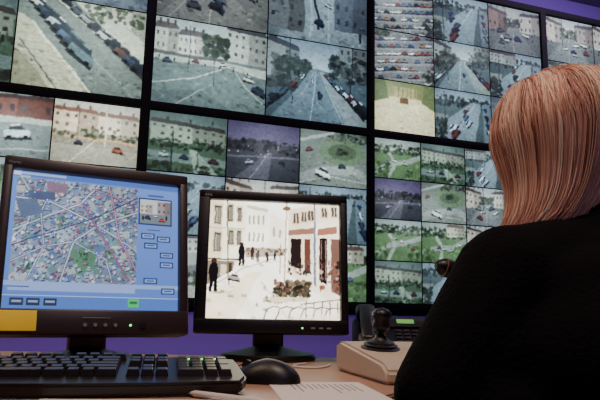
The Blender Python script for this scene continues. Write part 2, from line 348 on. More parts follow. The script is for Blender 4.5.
def f_houses(c):
    c.grad(0,.3,(194,200,198),(212,212,206)); c.rect(0,.34,1,1,(156,154,144)); c.bld(.0,.16,.5,.5,(226,212,192),5,2,(130,100,88),.03); c.bld(.5,.2,1,.5,(228,222,208),5,2,(120,100,92),.03)
    c.line((0,.56),(1,.62),.03,(206,172,138)); c.blotch(0,.45,1,.58,[(76,88,70)],18,.07); c.poly([(0,.7),(1,.74),(1,1),(0,1)],(172,172,164)); c.line((.2,1),(.5,.6),.012,(235,235,228)); c.car(.75,.74,.16,.05,(160,100,80)); c.car(.3,.66,.12,.05,(60,66,80))
    c.line((.6,0),(.6,.7),.018,(232,230,220)); c.line((.28,.05),(.28,.6),.014,(90,90,86))
    return (1,1,.96),1.06
def f_redshop(c):
    c.grad(0,.2,(154,164,164),(174,180,176)); c.rect(0,.2,1,1,(128,136,134)); c.bld(.1,.08,1,.4,(142,92,84),7,1,(78,62,62)); c.rect(.0,.36,1,.46,(208,206,196)); c.poly([(0,.5),(1,.46),(1,1),(0,1)],(138,146,144))
    c.car(.62,.62,.36,-.1,(236,238,240)); c.car(.16,.74,.26,-.1,(222,226,228)); c.line((0,.92),(1,.84),.014,(216,218,214)); c.blotch(0,.3,.4,.5,[(56,74,60)],14,.09)
    return (.95,1.02,1.02),1.0
def render_feed(fn,w,h,aspect):
    c=Cv(w,h,(120,126,124),2,aspect); t,g=fn(c)
    c.clutter(200 if w>100 else 110)
    c.warp(.004,26); c.warp(.012,3); c.mult(.05,4,3); c.mult(.07,40,2)
    # camera glare: a soft veil somewhere in the picture
    gx,gy=random.random(),random.uniform(0,.5); gl=np.exp(-(((c.X-gx)/.45)**2+((c.Y-gy)/.4)**2))[...,None]
    c.a=c.a*(1-.22*gl)+225*.22*gl
    c.noise(4,1); c.noise(3,2)
    v=1.06-.45*((c.X-.5)**2+(c.Y-.5)**2); c.a*=v[...,None]
    a=c.out(t,g); p_=np.pad(a,((1,1),(1,1),(0,0)),'edge')
    return a*.6+.1*(p_[:-2,1:-1]+p_[2:,1:-1]+p_[1:-1,:-2]+p_[1:-1,2:])
FEED_GAIN=1.12
def tone(img,gain=1.0,sat=1.25,contrast=1.12):
    l=s2l(img); lum=(l@np.array([.2126,.7152,.0722]))[...,None]
    l=np.clip(lum+(l-lum)*sat,0,None)
    return np.clip((l/0.18)**contrast*0.18*gain,0,8)
def screen(name,img,w,h,loc,m,parent,gain=1.0,sat=1.25,contrast=1.12,rot=(0,0,0)):
    """flat glowing panel (local X-Z plane, faces -Y), colours in a mesh attribute"""
    H,W=img.shape[:2]
    xs=np.linspace(-w/2,w/2,W); zs=np.linspace(h/2,-h/2,H)
    XX,ZZ=np.meshgrid(xs,zs); co=np.stack([XX,np.zeros_like(XX),ZZ],-1).reshape(-1,3)
    i=np.arange(H*W).reshape(H,W)
    q=np.stack([i[1:,:-1],i[1:,1:],i[:-1,1:],i[:-1,:-1]],-1).reshape(-1,4)
    me=bpy.data.meshes.new(name); me.vertices.add(H*W); me.vertices.foreach_set('co',co.ravel())
    me.loops.add(q.size); me.loops.foreach_set('vertex_index',q.ravel().astype(np.int32))
    me.polygons.add(len(q)); me.polygons.foreach_set('loop_start',np.arange(0,q.size,4,dtype=np.int32)); me.polygons.foreach_set('loop_total',np.full(len(q),4,dtype=np.int32))
    me.update(calc_edges=True)
    at=me.color_attributes.new('col','FLOAT_COLOR','POINT')
    col=np.ones((H*W,4)); col[:,:3]=tone(img,gain,sat,contrast).reshape(-1,3)
    at.data.foreach_set('color',col.ravel()); me.materials.append(m)
    return link(bpy.data.objects.new(name,me),parent,loc,rot)
# ---------------------------------------------------------------- camera
p=R(10.0); r=R(1.2); f=Vector((0,math.cos(p),math.sin(p))); r0=Vector((1,0,0)); u0=Vector((0,-math.sin(p),math.cos(p)))
cr=r0*math.cos(r)+u0*math.sin(r); cu_=u0*math.cos(r)-r0*math.sin(r)
cam=bpy.data.cameras.new('camera'); cam.sensor_width=36; cam.lens=36*620/600; cam.clip_start=0.02
co=bpy.data.objects.new('camera',cam); C.objects.link(co)
M=Matrix((( cr.x,cu_.x,-f.x,0),(cr.y,cu_.y,-f.y,0),(cr.z,cu_.z,-f.z,0.865),(0,0,0,1))); co.matrix_world=M
bpy.context.scene.camera=co
# ---------------------------------------------------------------- room (axes follow the video wall)
TH=R(19.4); W0=Vector((0.344,3.0,0))
RM=Matrix.Translation(W0)@Matrix.Rotation(TH,4,'Z')
def rw(x,y,z): return RM@Vector((x,y,z))
H=3.0
def slab(name,x0,x1,y0,y1,z0,z1,m):
    c=rw((x0+x1)/2,(y0+y1)/2,(z0+z1)/2)
    return rbox(name,(x1-x0,y1-y0,z1-z0),c,m,None,(0,0,TH),bev=0.0)
XL,XR,YB,YF=-3.4,3.4,.42,-4.6
slab('floor',XL,XR,YF,YB,-.1,0,M_floor)
slab('ceiling',XL,XR,YF,YB,H,H+.1,M_ceil)
slab('wall_back',XL,XR,YB,YB+.1,0,H,M_purple)
slab('wall_front',XL,XR,YF-.1,YF,0,H,M_lilac)
slab('wall_left',XL-.1,XL,YF,YB,0,H,M_lilac)
slab('wall_right',XR,XR+.1,YF,YB,0,H,M_lilac)
for nm,a in (('baseboard_back',(XL,XR,YB-.015,YB)),('baseboard_front',(XL,XR,YF,YF+.015))):
    slab(nm,*a,0,.1,M_deskedge)
slab('baseboard_left',XL,XL+.015,YF+.02,YB-.02,0,.1,M_deskedge); slab('baseboard_right',XR-.015,XR,YF+.02,YB-.02,0,.1,M_deskedge)
# ---------------------------------------------------------------- video wall
VW=empty('video_wall',W0,(0,0,TH))
Wc,Hc,ZB=1.10,.86,.883; BZ=.038
rbox('plinth_cabinet',(4*Wc+.1,.36,ZB-BZ),(0,.2,(ZB-BZ)/2),M_purple,VW,bev=.004)
rbox('projector_housing',(4*Wc,.34,2*Hc),(0,.182,ZB+Hc),M_bezel,VW,bev=.003)
for i in range(5): rbox('upright_%d'%i,(BZ,.03,2*Hc+BZ),((i-2)*Wc,-.003,ZB+Hc),M_bezel,VW,bev=.003)
for j in range(3): rbox('rail_%d'%j,(4*Wc+BZ,.028,BZ),(0,-.003,ZB+j*Hc),M_bezel,VW,bev=.003)
mixes=[f_street,f_road,f_plaza,f_round,f_street,f_avenue,f_terrace,f_road,f_green,f_alley]
spec={(0,1):(2,2,{(1,1):f_cars_row}),
 (1,1):(2,2,{(0,0):f_street,(1,0):f_alley,(0,1):f_junction,(1,1):f_avenue}),
 (2,1):(3,3,{(0,0):f_lot,(0,1):f_lot,(0,2):f_room,(1,0):f_road,(1,1):f_avenue,(1,2):f_road,(2,0):f_street,(2,1):f_road,(2,2):f_alley}),
 (3,1):(3,3,{(0,0):f_street,(0,1):f_lot}),
 (0,0):(3,3,{(1,0):f_redshop,(2,0):f_houses,(0,0):f_redshop}),
 (1,0):(3,3,{(0,0):f_terrace,(1,0):f_purple,(2,0):f_round,(2,1):f_road,(2,2):f_green}),
 (2,0):(4,4,{(0,0):f_green,(1,0):f_terrace,(2,0):f_road,(0,1):f_purple,(1,1):f_round,(2,1):f_street,(0,2):f_green,(1,2):f_green,(0,3):f_terrace,(1,3):f_road,(2,2):f_street}),
 (3,0):(3,3,{})}
n=0
for (ci,rj),(nx,ny,dd) in spec.items():
    x0=(ci-2)*Wc+BZ/2; x1=x0+Wc-BZ; z0=ZB+rj*Hc+BZ/2; z1=z0+Hc-BZ; g=.006
    fw=(x1-x0)/nx; fh=(z1-z0)/ny
    for i in range(nx):
        for j in range(ny):
            fn=dd.get((i,j),mixes[(i*3+j*5+ci*2+rj)%len(mixes)])
            res={2:170,3:96,4:70}[nx]
            img=render_feed(fn,res,int(res*.8),1.25); n+=1
            screen('feed_%d'%n,img,fw-g,fh-g,(x0+(i+.5)*fw,-.004,z1-(j+.5)*fh),M_feed,VW,gain=FEED_GAIN,sat=.98,contrast=1.25)
# ---------------------------------------------------------------- desk
DK=empty('control_desk')
poly=[(-1.35,.60),(-.02,.60),(.045,.63),(.075,.74),(.10,.85),(.15,.93),(.24,.97),(.36,.99),(.5,1.0),(1.5,1.0),(1.5,1.56),(-1.35,1.56)]
extr('desk_top',poly,DZ-.03,DZ,M_desk,DK,bev=.003)
rbox('leg_panel_1',(.03,.8,DZ-.03),(-1.3,1.1,(DZ-.03)/2),M_deskedge,DK); rbox('leg_panel_2',(.03,.5,DZ-.03),(1.45,1.28,(DZ-.03)/2),M_deskedge,DK); rbox('modesty_panel',(2.7,.02,.62),(.07,1.5,.41),M_deskedge,DK)
rbox('added_strip_body',(2.6,.02,.022),(.05,1.572,DZ-.014),M_black,DK,bev=.003); rbox('added_strip_diffuser',(2.56,.004,.012),(.05,1.584,DZ-.014),M_purpleglow,DK,bev=.001)  # added lamp strip, brightens the purple plinth behind the desk
l=bpy.data.lights.new('added_strip_light','AREA'); l.shape='RECTANGLE'; l.size=2.5; l.size_y=.02; l.energy=6; l.color=(.55,.30,1)
o=bpy.data.objects.new('added_strip_light',l); link(o,DK,(.05,1.592,DZ-.014),(R(90),0,0))
# ---------------------------------------------------------------- monitor screens art
def art_map():
    c=Cv(300,230,(118,146,200),2,1.3)
    c.grad(0,1,(124,150,208),(100,130,196))
    c.rect(0,0,1,.045,(96,122,186)); c.rect(.01,.01,.05,.04,(210,220,240)); c.rect(.045,.04,.10,.08,(210,215,235),.7)
    x0,y0,x1,y1=.03,.055,.735,.80
    mc=Cv(300,240,(136,154,180),2,1.2); rnd=random.Random(11)
    for i in range(14):
        for j in range(13):
            cx=(i+.5)/14;cy=(j+.5)/13;a=-.5+.25*math.sin(i*.5+j*.3)
            q=[(cx+(u*math.cos(a)-v*math.sin(a))*.036,cy+(u*math.sin(a)+v*math.cos(a))*.042) for u,v in ((-1,-.9),(1,-.9),(1,.9),(-1,.9))]
            mc.poly(q,rnd.choice([(118,138,162),(140,158,174),(162,174,184),(112,138,140),(130,144,170),(98,122,152),(176,182,184)]))
    for cx,cy,w,h in ((.56,.78,.12,.15),(.36,.42,.05,.07),(.12,.86,.06,.07),(.78,.72,.05,.08),(.9,.3,.05,.04)):
        mc.poly([(cx-w,cy-h*.6),(cx+w*.5,cy-h),(cx+w,cy+h*.4),(cx-w*.4,cy+h)],(100,138,116)); mc.blotch(cx-w*.6,cy-h*.5,cx+w*.6,cy+h*.4,[(74,108,92),(116,148,124)],6,.03)
    for i in range(800):
        cx=rnd.random();cy=rnd.random();w=rnd.uniform(.004,.017);h=rnd.uniform(.004,.018);a=-.5+.25*math.sin(cx*7+cy*4)+rnd.choice([0,1.57])
        if abs(cx-.56)<.1 and abs(cy-.78)<.12 and rnd.random()<.8: continue
        T=lambda dx,dy:[(cx+dx+(u*math.cos(a)-v*math.sin(a))*w,cy+dy+(u*math.sin(a)+v*math.cos(a))*h) for u,v in ((-1,-1),(1,-1),(1,1),(-1,1))]
        mc.poly(T(.006,.008),(42,54,84)); mc.poly(T(.002,.004),(92,106,134)); mc.poly(T(0,-.002),rnd.choice([(196,200,204),(170,176,186),(140,134,152),(176,126,138),(118,132,162),(210,214,218),(152,166,194),(132,94,110),(184,190,196)]))
    W=(200,206,214)
    def rd(pts,w,col): mc.pl(pts,w+.012,(76,90,126)); mc.pl(pts,w,col)
    rd([(0,.52),(.24,.37),(.5,.22),(.66,0)],.014,W); rd([(0,.2),(.27,.22),(.6,.38),(1,.66)],.012,W); rd([(.12,1),(.24,.66),(.2,.33),(.3,0)],.009,W)
    rd([(.38,1),(.47,.6),(.66,.42),(1,.25)],.014,W); rd([(0,.82),(.24,.66),(.47,.6),(.74,.76),(.8,1)],.009,W)
    rd([(.74,0),(.8,.26),(.84,.53),(1,.86)],.013,(206,152,164)); rd([(.52,.2),(.7,.53),(.94,.97)],.010,(176,108,126)); rd([(.62,.05),(.9,.15),(1,.12)],.010,(196,144,156))
    mc.pl([(0,.67),(.12,.6),(.38,.48),(.66,.33),(1,.09)],.010,(52,66,110)); mc.pl([(.03,0),(.15,.2),(.1,.46),(0,.6)],.010,W)
    mc.poly([(.0,.22),(.16,.2),(.22,.34),(.06,.4)],(100,114,142)); mc.rect(.1,.12,.3,.2,(88,98,126)); mc.rect(.24,.02,.4,.12,(134,116,134))
    for x,y in ((.14,.14),(.24,.2),(.44,.34),(.55,.2),(.7,.48),(.82,.41),(.9,.62),(.3,.54),(.66,.7)): mc.rect(x-.012,y-.014,x+.012,y+.014,(50,76,190)); mc.rect(x-.005,y-.006,x+.005,y+.006,(220,226,250))
    mc.warp(.003,20); mc.mult(.10,5,4); mc.noise(8,1); ma=mc.a
    ys,xs=np.where((c.X>=x0)&(c.X<x1)&(c.Y>=y0)&(c.Y<y1))
    u=((c.X[ys,xs]-x0)/(x1-x0)*(mc.W-1)).astype(int);v=((c.Y[ys,xs]-y0)/(y1-y0)*(mc.H-1)).astype(int); c.a[ys,xs]=ma[v,u]
    c.rect(0,.80,1,.83,(150,170,214)); c.rect(x0,.81,.73,.865,(152,172,214)); c.rect(x0,.835,.14,.842,(60,72,110)); c.rect(.0,.90,1,1,(94,124,188)); c.rect(0,.895,1,.90,(190,205,235))
    for x in (.045,.13,.22): c.rect(x,.915,x+.07,.965,(52,62,84)); c.rect(x+.01,.93,x+.06,.945,(150,160,190))
    c.rect(.69,.905,.755,.965,(96,190,120)); c.rect(.70,.925,.745,.942,(60,110,90))
    c.rect(.742,.12,.955,.335,(50,60,104)); c.rect(.75,.13,.947,.325,(196,202,206)); c.bld(.75,.17,.83,.24,(206,200,190),3,2); c.bld(.86,.14,.947,.25,(160,150,150),3,2); c.rect(.75,.245,.947,.325,(120,130,140)); c.car(.80,.275,.05,.2,(60,60,80)); c.car(.89,.29,.05,0,(170,80,76)); c.car(.85,.26,.03,0,(230,230,230)); c.ell(.77,.28,.006,.02,(40,40,50)); c.ell(.92,.27,.006,.02,(40,40,50))
    c.rect(.80,.37,.88,.376,(70,84,130)); 
    for x,y in ((.76,.40),(.86,.42),(.78,.475),(.88,.545),(.88,.62),(.78,.745),(.89,.82)):
        c.rect(x,y,x+.085,y+.045,(54,68,110)); c.rect(x+.008,y+.009,x+.077,y+.036,(150,170,214)); c.rect(x+.018,y+.017,x+.067,y+.026,(60,72,120))
    c.rect(.80,.09,.9,.105,(80,98,150)); c.rect(.05,.012,.3,.03,(170,186,224))
    c.noise(3,1)
    return c.out()
def art_cam():
    c=Cv(240,216,(250,248,242),2,1.1)
    c.grad(0,1,(255,255,252),(250,242,226))
    c.poly([(0,0),(.28,0),(.28,.30),(.20,.62),(0,.66)],(242,236,218)); c.poly([(0,0),(.10,0),(.10,.62),(0,.66)],(222,212,188))
    for x,y,w,h in ((.04,.05,.05,.16),(.14,.04,.035,.14),(.04,.28,.05,.16),(.15,.26,.035,.12),(.21,.06,.03,.12),(.21,.26,.03,.12)):
        c.rect(x-.01,y-.015,x+w+.01,y+h+.012,(206,198,174)); c.rect(x,y,x+w,y+h,(92,86,78)); c.rect(x+.008,y+.02,x+w*.45,y+h-.01,(160,156,142)); c.rect(x+w*.55,y+.02,x+w-.006,y+h-.01,(140,136,124))
    c.rect(0,.5,.24,.515,(120,104,82)); c.rect(0,.235,.27,.245,(190,180,150)); c.poly([(0,.52),(.2,.52),(.18,.66),(0,.72)],(134,122,108)); c.rect(.03,.55,.08,.7,(40,36,36)); c.rect(.1,.55,.14,.66,(206,198,180)); c.rect(.15,.54,.18,.65,(64,58,54))
    c.poly([(.28,.0),(.46,.0),(.42,.42),(.28,.48)],(250,247,236)); c.poly([(.28,.03),(.44,.06),(.44,.09),(.28,.06)],(200,194,178))
    for i in range(4): 
        for j in range(2): c.rect(.295+i*.034,.12+j*.15,.31+i*.034,.20+j*.15,(168,160,144))
    c.poly([(.46,.1),(.58,.16),(.58,.42),(.44,.42)],(246,240,226)); c.rect(.48,.22,.5,.3,(184,174,158)); c.rect(.53,.24,.55,.31,(184,174,158))
    c.poly([(.28,.40),(.58,.40),(.58,.46),(.28,.49)],(176,164,146)); c.blotch(.28,.40,.58,.46,[(110,100,90),(196,182,160),(130,110,96)],12,.025)
    c.poly([(0,.72),(.25,.56),(.5,.5),(.7,.7),(.5,1),(0,1)],(254,250,240)); c.poly([(0,.8),(.3,.62),(.4,.6),(.22,1),(0,1)],(242,228,202),.8)
    c.pl([(0,.76),(.26,.58),(.48,.49)],.008,(190,176,150))
    for x,y,s,cc in ((.05,.64,.28,(24,22,28)),(.25,.46,.20,(30,28,34)),(.33,.45,.11,(70,50,50)),(.44,.48,.09,(60,60,70)),(.37,.47,.10,(100,88,88)),(.50,.47,.08,(50,50,60))):
        c.ell(x,y-s*.42,s*.08,s*.09,(70,52,44)); c.ell(x,y-s*.12,s*.13,s*.26,cc); c.poly([(x-s*.11,y),(x+s*.11,y),(x+s*.1,y+s*.5),(x+s*.02,y+s*.5),(x,y+s*.15),(x-s*.04,y+s*.5),(x-s*.1,y+s*.5)],cc); c.ell(x+s*.2,y+s*.5,s*.3,s*.04,(206,194,172),.6)
    c.poly([(.60,.06),(.80,.0),(.86,.0),(.86,.78),(.60,.62)],(232,220,198)); c.poly([(.78,0),(1,0),(1,.9),(.78,.74)],(240,230,214))
    c.poly([(.60,.24),(.80,.21),(.80,.26),(.60,.285)],(150,112,98)); c.poly([(.62,.31),(.70,.31),(.70,.57),(.62,.55)],(44,34,32)); c.poly([(.725,.31),(.77,.31),(.77,.61),(.725,.59)],(112,72,62)); c.poly([(.705,.31),(.715,.31),(.715,.6),(.705,.6)],(226,210,188))
    c.poly([(.83,.22),(.98,.19),(.98,.255),(.83,.275)],(156,112,98)); c.poly([(.84,.30),(.9,.3),(.9,.7),(.84,.66)],(40,32,34)); c.poly([(.93,.3),(1,.3),(1,.8),(.93,.74)],(120,94,84)); c.poly([(.795,0),(.81,0),(.815,.72),(.795,.7)],(120,126,144))
    for x in (.855,.89): c.line((x,.32),(x,.66),.008,(150,120,108))
    for x,y in ((.86,.03),(.94,.02),(.64,.09),(.70,.075),(.755,.06)): c.rect(x-.008,y-.01,x+.048,y+.10,(216,202,178)); c.rect(x,y,x+.04,y+.085,(98,84,76)); c.line((x+.02,y),(x+.02,y+.085),.006,(224,214,198))
    c.blotch(.84,.5,1,.75,[(104,76,68),(54,44,44),(196,172,156),(160,96,84)],12,.04); c.blotch(.60,.50,.78,.62,[(84,64,58),(196,166,148),(54,54,62)],12,.03)
    c.line((.585,.0),(.575,.7),.010,(182,150,122)); c.line((.54,.36),(.54,.62),.006,(120,90,74)); c.ell(.585,.05,.03,.02,(120,104,90))
    c.blotch(.50,.68,.76,.80,[(70,66,52),(100,98,78),(54,46,40),(146,126,106),(104,74,64)],40,.05); c.blotch(.44,.80,.6,.85,[(146,132,116),(206,192,168)],16,.03); c.poly([(.47,.81),(.76,.81),(.74,.84),(.48,.855)],(216,204,182))
    for k in range(6): c.pl([(.42+k*.09,1.0),(.45+k*.09,.91),(.50+k*.09,.885),(.56+k*.09,.90)],.010,(136,120,108))
    for k in range(5): c.line((.74+k*.06,.98),(.74+k*.06,.84),.010,(130,118,108))
    c.line((.72,.86),(1,.82),.010,(130,118,108)); c.poly([(.6,.98),(1,.93),(1,1),(.6,1)],(240,232,214),.7); c.line((.13,.0),(.16,.72),.010,(118,106,84)); c.line((.4,.68),(.6,.98),.008,(214,198,172)); c.car(.20,.66,.10,.2,(160,150,146))
    c.clutter(60,.5); c.warp(.004,24); c.mult(.04,10,4); c.noise(4,1)
    return c.out((1,1,.985))
# ---------------------------------------------------------------- monitors
def monitor(name,loc,yaw,tilt,w,h,zb,bz,img,body,gain,sat,chin=.0,foot=(.13,.10),con=1.12):
    e=empty(name,loc,(0,0,yaw)); hd=empty('display_head',(0,0,zb),(-tilt,0,0),e)
    l,r_,t,b=bz
    rbox('casing',(w,.035,h),(0,.022,h/2),body,hd,bev=.008,seg=3); rbox('rear_hump',(w*.72,.045,h*.66),(0,.058,h*.48),body,hd,bev=.015,seg=3)
    rbox('bezel_left',(l,.022,h),(-w/2+l/2,0,h/2),body,hd,bev=.004); rbox('bezel_right',(r_,.022,h),(w/2-r_/2,0,h/2),body,hd,bev=.004)
    rbox('bezel_top',(w,.022,t),(0,0,h-t/2),body,hd,bev=.004); rbox('bezel_bottom',(w,.024,b),(0,-.001,b/2),body,hd,bev=.005)
    sw,sh=w-l-r_,h-t-b
    screen('screen',img,sw+.002,sh+.002,((l-r_)/2,.0035,b+sh/2),M_lcd,hd,gain=gain,sat=sat,contrast=con)
    rbox('neck',(.07,.035,zb+h*.4-.02),(0,.075,(zb+h*.4)/2+.004),body,e,bev=.008)
    lathe('foot',[(foot[0]*.98,0.0006),(foot[0],.006),(foot[0]*.96,.014),(foot[0]*.6,.022),(foot[0]*.3,.03),(foot[0]*.2,.034)],body,e,(0,.06,0),sy=foot[1]/foot[0],seg=48)
    return e,hd
m1,h1=monitor('computer_monitor',(-.372,1.165,DZ),R(28),R(10),.352,.332,.060,(.016,.018,.024,.046),art_map(),M_char,1.1,1.15)
for i in range(4): cyl('button_%d'%i,.0035,.0035,.004,(-.02+.018*i,-.014,.017),M_btn,h1,(R(90),0,0),16)
cyl('power_led',.002,.002,.002,(.062,-.0135,.017),M_gled,h1,(R(90),0,0),12); cyl('power_button',.006,.006,.004,(.085,-.014,.017),M_black,h1,(R(90),0,0),20)
rbox('sticky_note',(.060,.0012,.036),(-.132,-.0145,.024),M_note,h1,(R(-4),0,0),bev=.0003)
text('mark','Novea',.008,(-.170,-.0115,.316),(R(90),0,0),M_mark,h1)
rbox('cap_strip',(.05,.002,.0012),(.0,-.0135,.030),M_mark,h1,bev=.0003)
m2,h2=monitor('cctv_monitor',(-.056,1.40,DZ),R(9),R(5),.345,.322,.060,(.026,.018,.022,.032),art_cam(),M_black,1.8,1.0,foot=(.11,.085),con=1.3)
text('mark','AVK',.009,(-.160,-.0115,.306),(R(90),0,0),M_mark,h2)
for i in range(3): rbox('button_%d'%i,(.010,.003,.004),(.09+.018*i,-.014,.013),M_btn,h2,bev=.0008)
cyl('power_led',.0018,.0018,.002,(.066,-.0135,.013),M_gled,h2,(R(90),0,0),12)
# ---------------------------------------------------------------- keyboard
KB=empty('keyboard',(-.310,.89,DZ),(0,0,R(12)))
def keys():
    bm=bmesh.new(); U=.019
    def key(x,y,w,z=0,d=1):
        a=(w*U-.0012)/2; b=(d*U-.0012)/2; a2=a-.0024; b2=b-.0026; h=.009
        v=[bm.verts.new((x+sx*a,y+sy*b,z)) for sx,sy in ((-1,-1),(1,-1),(1,1),(-1,1))]+[bm.verts.new((x+sx*a2,y+sy*b2+.0008,z+h)) for sx,sy in ((-1,-1),(1,-1),(1,1),(-1,1))]
        for q in ((4,5,6,7),(0,1,5,4),(1,2,6,5),(2,3,7,6),(3,0,4,7)): bm.faces.new([v[k] for k in q])
    rows=[[1]*13+[2],[1.5]+[1]*12+[1.5],[1.75]+[1]*11+[2.25],[1.25]+[1]*11+[2.75],[1.5,1,1.5,6,1.5,1,1,1.5]]
    X0=-.222
    for j,rw_ in enumerate(rows):
        x=X0
        for w in rw_: key(x+w*U/2,.030-j*U,w); x+=w*U
    x=X0; 
    for g_ in (1,4,4,4):
        for k in range(g_): key(x+U/2,.030+U+.009,1); x+=U
        x+=.0125 if g_>1 else .019
    nx=X0+15*U+.010
    for k in range(3): key(nx+(k+.5)*U,.058,1); key(nx+(k+.5)*U,.030,1); key(nx+(k+.5)*U,.030-U,1); key(nx+(k+.5)*U,.030-4*U,1)
    key(nx+1.5*U,.030-3*U,1)
    nx+=3*U+.010
    for j in range(5):
        for k in range(4):
            if k==3 and j in (2,4): continue
            if j==4 and k==0: key(nx+U,.030-4*U,2); continue
            if j==4 and k==1: continue
            if k==3 and j in (1,3): key(nx+3.5*U,.030-(j+.5)*U,1,0,2); continue
            key(nx+(k+.5)*U,.030-j*U,1)
    bmesh.ops.bevel(bm,geom=bm.edges[:],offset=.0007,segments=1,affect='EDGES')
    return bm
deck=empty('deck',(0,0,.012),(R(6.5),0,0),KB)
extr('case',[(-.232,.062),(-.236,-.05),(-.225,-.082),(-.12,-.094),(0,-.097),(.12,-.094),(.225,-.082),(.236,-.05),(.232,.062),(.2,.080),(.0,.084),(-.2,.080)],0,.017,M_kb,deck,bev=.004)
bm=keys(); finish(bm,'keycaps',M_key,deck,(0,0,.0172),(0,0,0),angle=20)
for x in (-.18,.18): rbox('foot_%s'%('l' if x<0 else 'r'),(.03,.008,.019),(x,.062,.0105),M_kb,KB,bev=.001)
for i in range(3): cyl('lock_led_%d'%i,.0016,.0016,.001,(.16+.02*i,.062,.0176),M_gled,deck,seg=10)
# ---------------------------------------------------------------- mouse
MS=empty('computer_mouse',(-.047,1.015,DZ),(0,0,R(78)))
bm=bmesh.new(); bmesh.ops.create_uvsphere(bm,u_segments=40,v_segments=24,radius=1)
for v in bm.verts:
    x,y,z=v.co; z=max(z,-.0)
    v.co=Vector((x*.034*(1+.10*abs(y)-.08*(1-abs(y))),y*.055,.0015+z*.036*(1-.28*max(0,y)+0.05*y)))
finish(bm,'shell',M_black,MS,angle=60)
cyl('scroll_wheel',.009,.009,.006,(0,.032,.025),M_char,MS,(0,R(90),0),20,bev=.001)
rbox('button_split',(.0012,.03,.002),(0,.036,.0275),M_bezel,MS,(R(-18),0,0),bev=.0003)
tube('cable',[(-.0,.05,.006),(.0,.075,.003),(.03,.10,.003),(.10,.115,.003),(.18,.10,.003),(.26,.06,.003),(.32,.06,.003)],.0018,M_black,MS)
# ---------------------------------------------------------------- joystick controller
JC=empty('joystick_controller',(.191,1.15,DZ),(0,0,R(15)))
bm=bmesh.new()
prof=[(-.125,0),(.125,0),(.125,.050),(.10,.056),(-.105,.032),(-.125,.020)]
L_=[bm.verts.new((-.085,y,z+.001)) for y,z in prof]; R_=[bm.verts.new((.085,y,z+.001)) for y,z in prof]
bm.faces.new(L_); bm.faces.new(R_[::-1])
for i in range(6): bm.faces.new((L_[i],L_[(i+1)%6],R_[(i+1)%6],R_[i]))
bmesh.ops.bevel(bm,geom=bm.edges[:],offset=.005,segments=3,affect='EDGES'); finish(bm,'housing',M_beige,JC)
JS=empty('stick_group',(-.035,.02,.0465),(R(7),0,0),JC); JS.scale=(1.15,1.15,.84)
lathe('rubber_boot',[(.030,0),(.031,.004),(.026,.007),(.027,.010),(.022,.013),(.022,.016),(.015,.020),(.009,.026),(.0085,.03)],M_black,JS)
lathe('stick',[(.006,.02),(.006,.036),(.012,.042),(.0145,.052),(.012,.062),(.015,.070),(.0155,.078),(.011,.086),(.004,.089)],M_black,JS)
for i in range(4):
    for j in range(4): rbox('key_%d_%d'%(i,j),(.012,.010,.006),(.018+i*.016,-.075+j*.018,.0415+(j*.018+.03)*.115-.0005),M_btn if (i+j)%3 else M_char,JC,(R(6.6),0,0),bev=.001)
# ---------------------------------------------------------------- desk phone
PH=empty('desk_telephone',(.238,1.445,DZ),(0,0,R(-3)))
bm=bmesh.new(); prof=[(-.085,0),(.085,0),(.085,.085),(.055,.096),(-.085,.022)]
L_=[bm.verts.new((-.11,y,z+.001)) for y,z in prof]; R_=[bm.verts.new((.11,y,z+.001)) for y,z in prof]
bm.faces.new(L_); bm.faces.new(R_[::-1])
for i in range(5): bm.faces.new((L_[i],L_[(i+1)%5],R_[(i+1)%5],R_[i]))
bmesh.ops.bevel(bm,geom=bm.edges[:],offset=.005,segments=2,affect='EDGES'); finish(bm,'phone_body',M_black,PH)
pf=empty('face',(0,-.015,.0605),(R(28),0,0),PH)
rbox('display_bezel',(.12,.042,.006),(.030,.055,.003),M_black,pf,bev=.0015); rbox('lcd',(.040,.018,.002),(.012,.055,.0066),M_glcd,pf,bev=.0004)
for i in range(4):
    for j in range(3): rbox('dial_key_%d_%d'%(i,j),(.012,.008,.004),(-.008+j*.019,.018-i*.0155,.0025),M_char,pf,bev=.001)
for i in range(5): rbox('line_key_%d'%i,(.018,.005,.003),(.065,.020-i*.0125,.002),M_mark if i%2 else M_char,pf,bev=.0008)
rbox('handset_grip',(.030,.15,.020),(-.080,.0,.030),M_black,pf,bev=.008,seg=3); rbox('earpiece',(.046,.045,.032),(-.080,.066,.020),M_black,pf,bev=.011,seg=3); rbox('mouthpiece',(.046,.045,.032),(-.080,-.066,.020),M_black,pf,bev=.011,seg=3)
# ---------------------------------------------------------------- gooseneck microphone
MC=empty('gooseneck_microphone',(.410,1.34,DZ))
lathe('base',[(.05,.0005),(.052,.006),(.048,.018),(.03,.026),(.012,.030)],M_black,MC)
tube('gooseneck',[(0,0,.025),(0,0,.10),(-.015,-.01,.16),(-.05,-.04,.205),(-.095,-.08,.208)],.0045,M_black,MC)
hdm=empty('mic_head',(-.112,-.095,.202),(R(75),0,R(-75)),MC)
lathe('windscreen',[(.004,-.034),(.014,-.03),(.019,-.015),(.019,.0),(.016,.014),(.011,.022),(.007,.026)],M_black,hdm)
lathe('mic_ring',[(.0180,.006),(.0188,.007),(.0188,.008),(.0176,.009)],M_micring,hdm)  # unlit, its colour stands in for the mic's lit orange ring
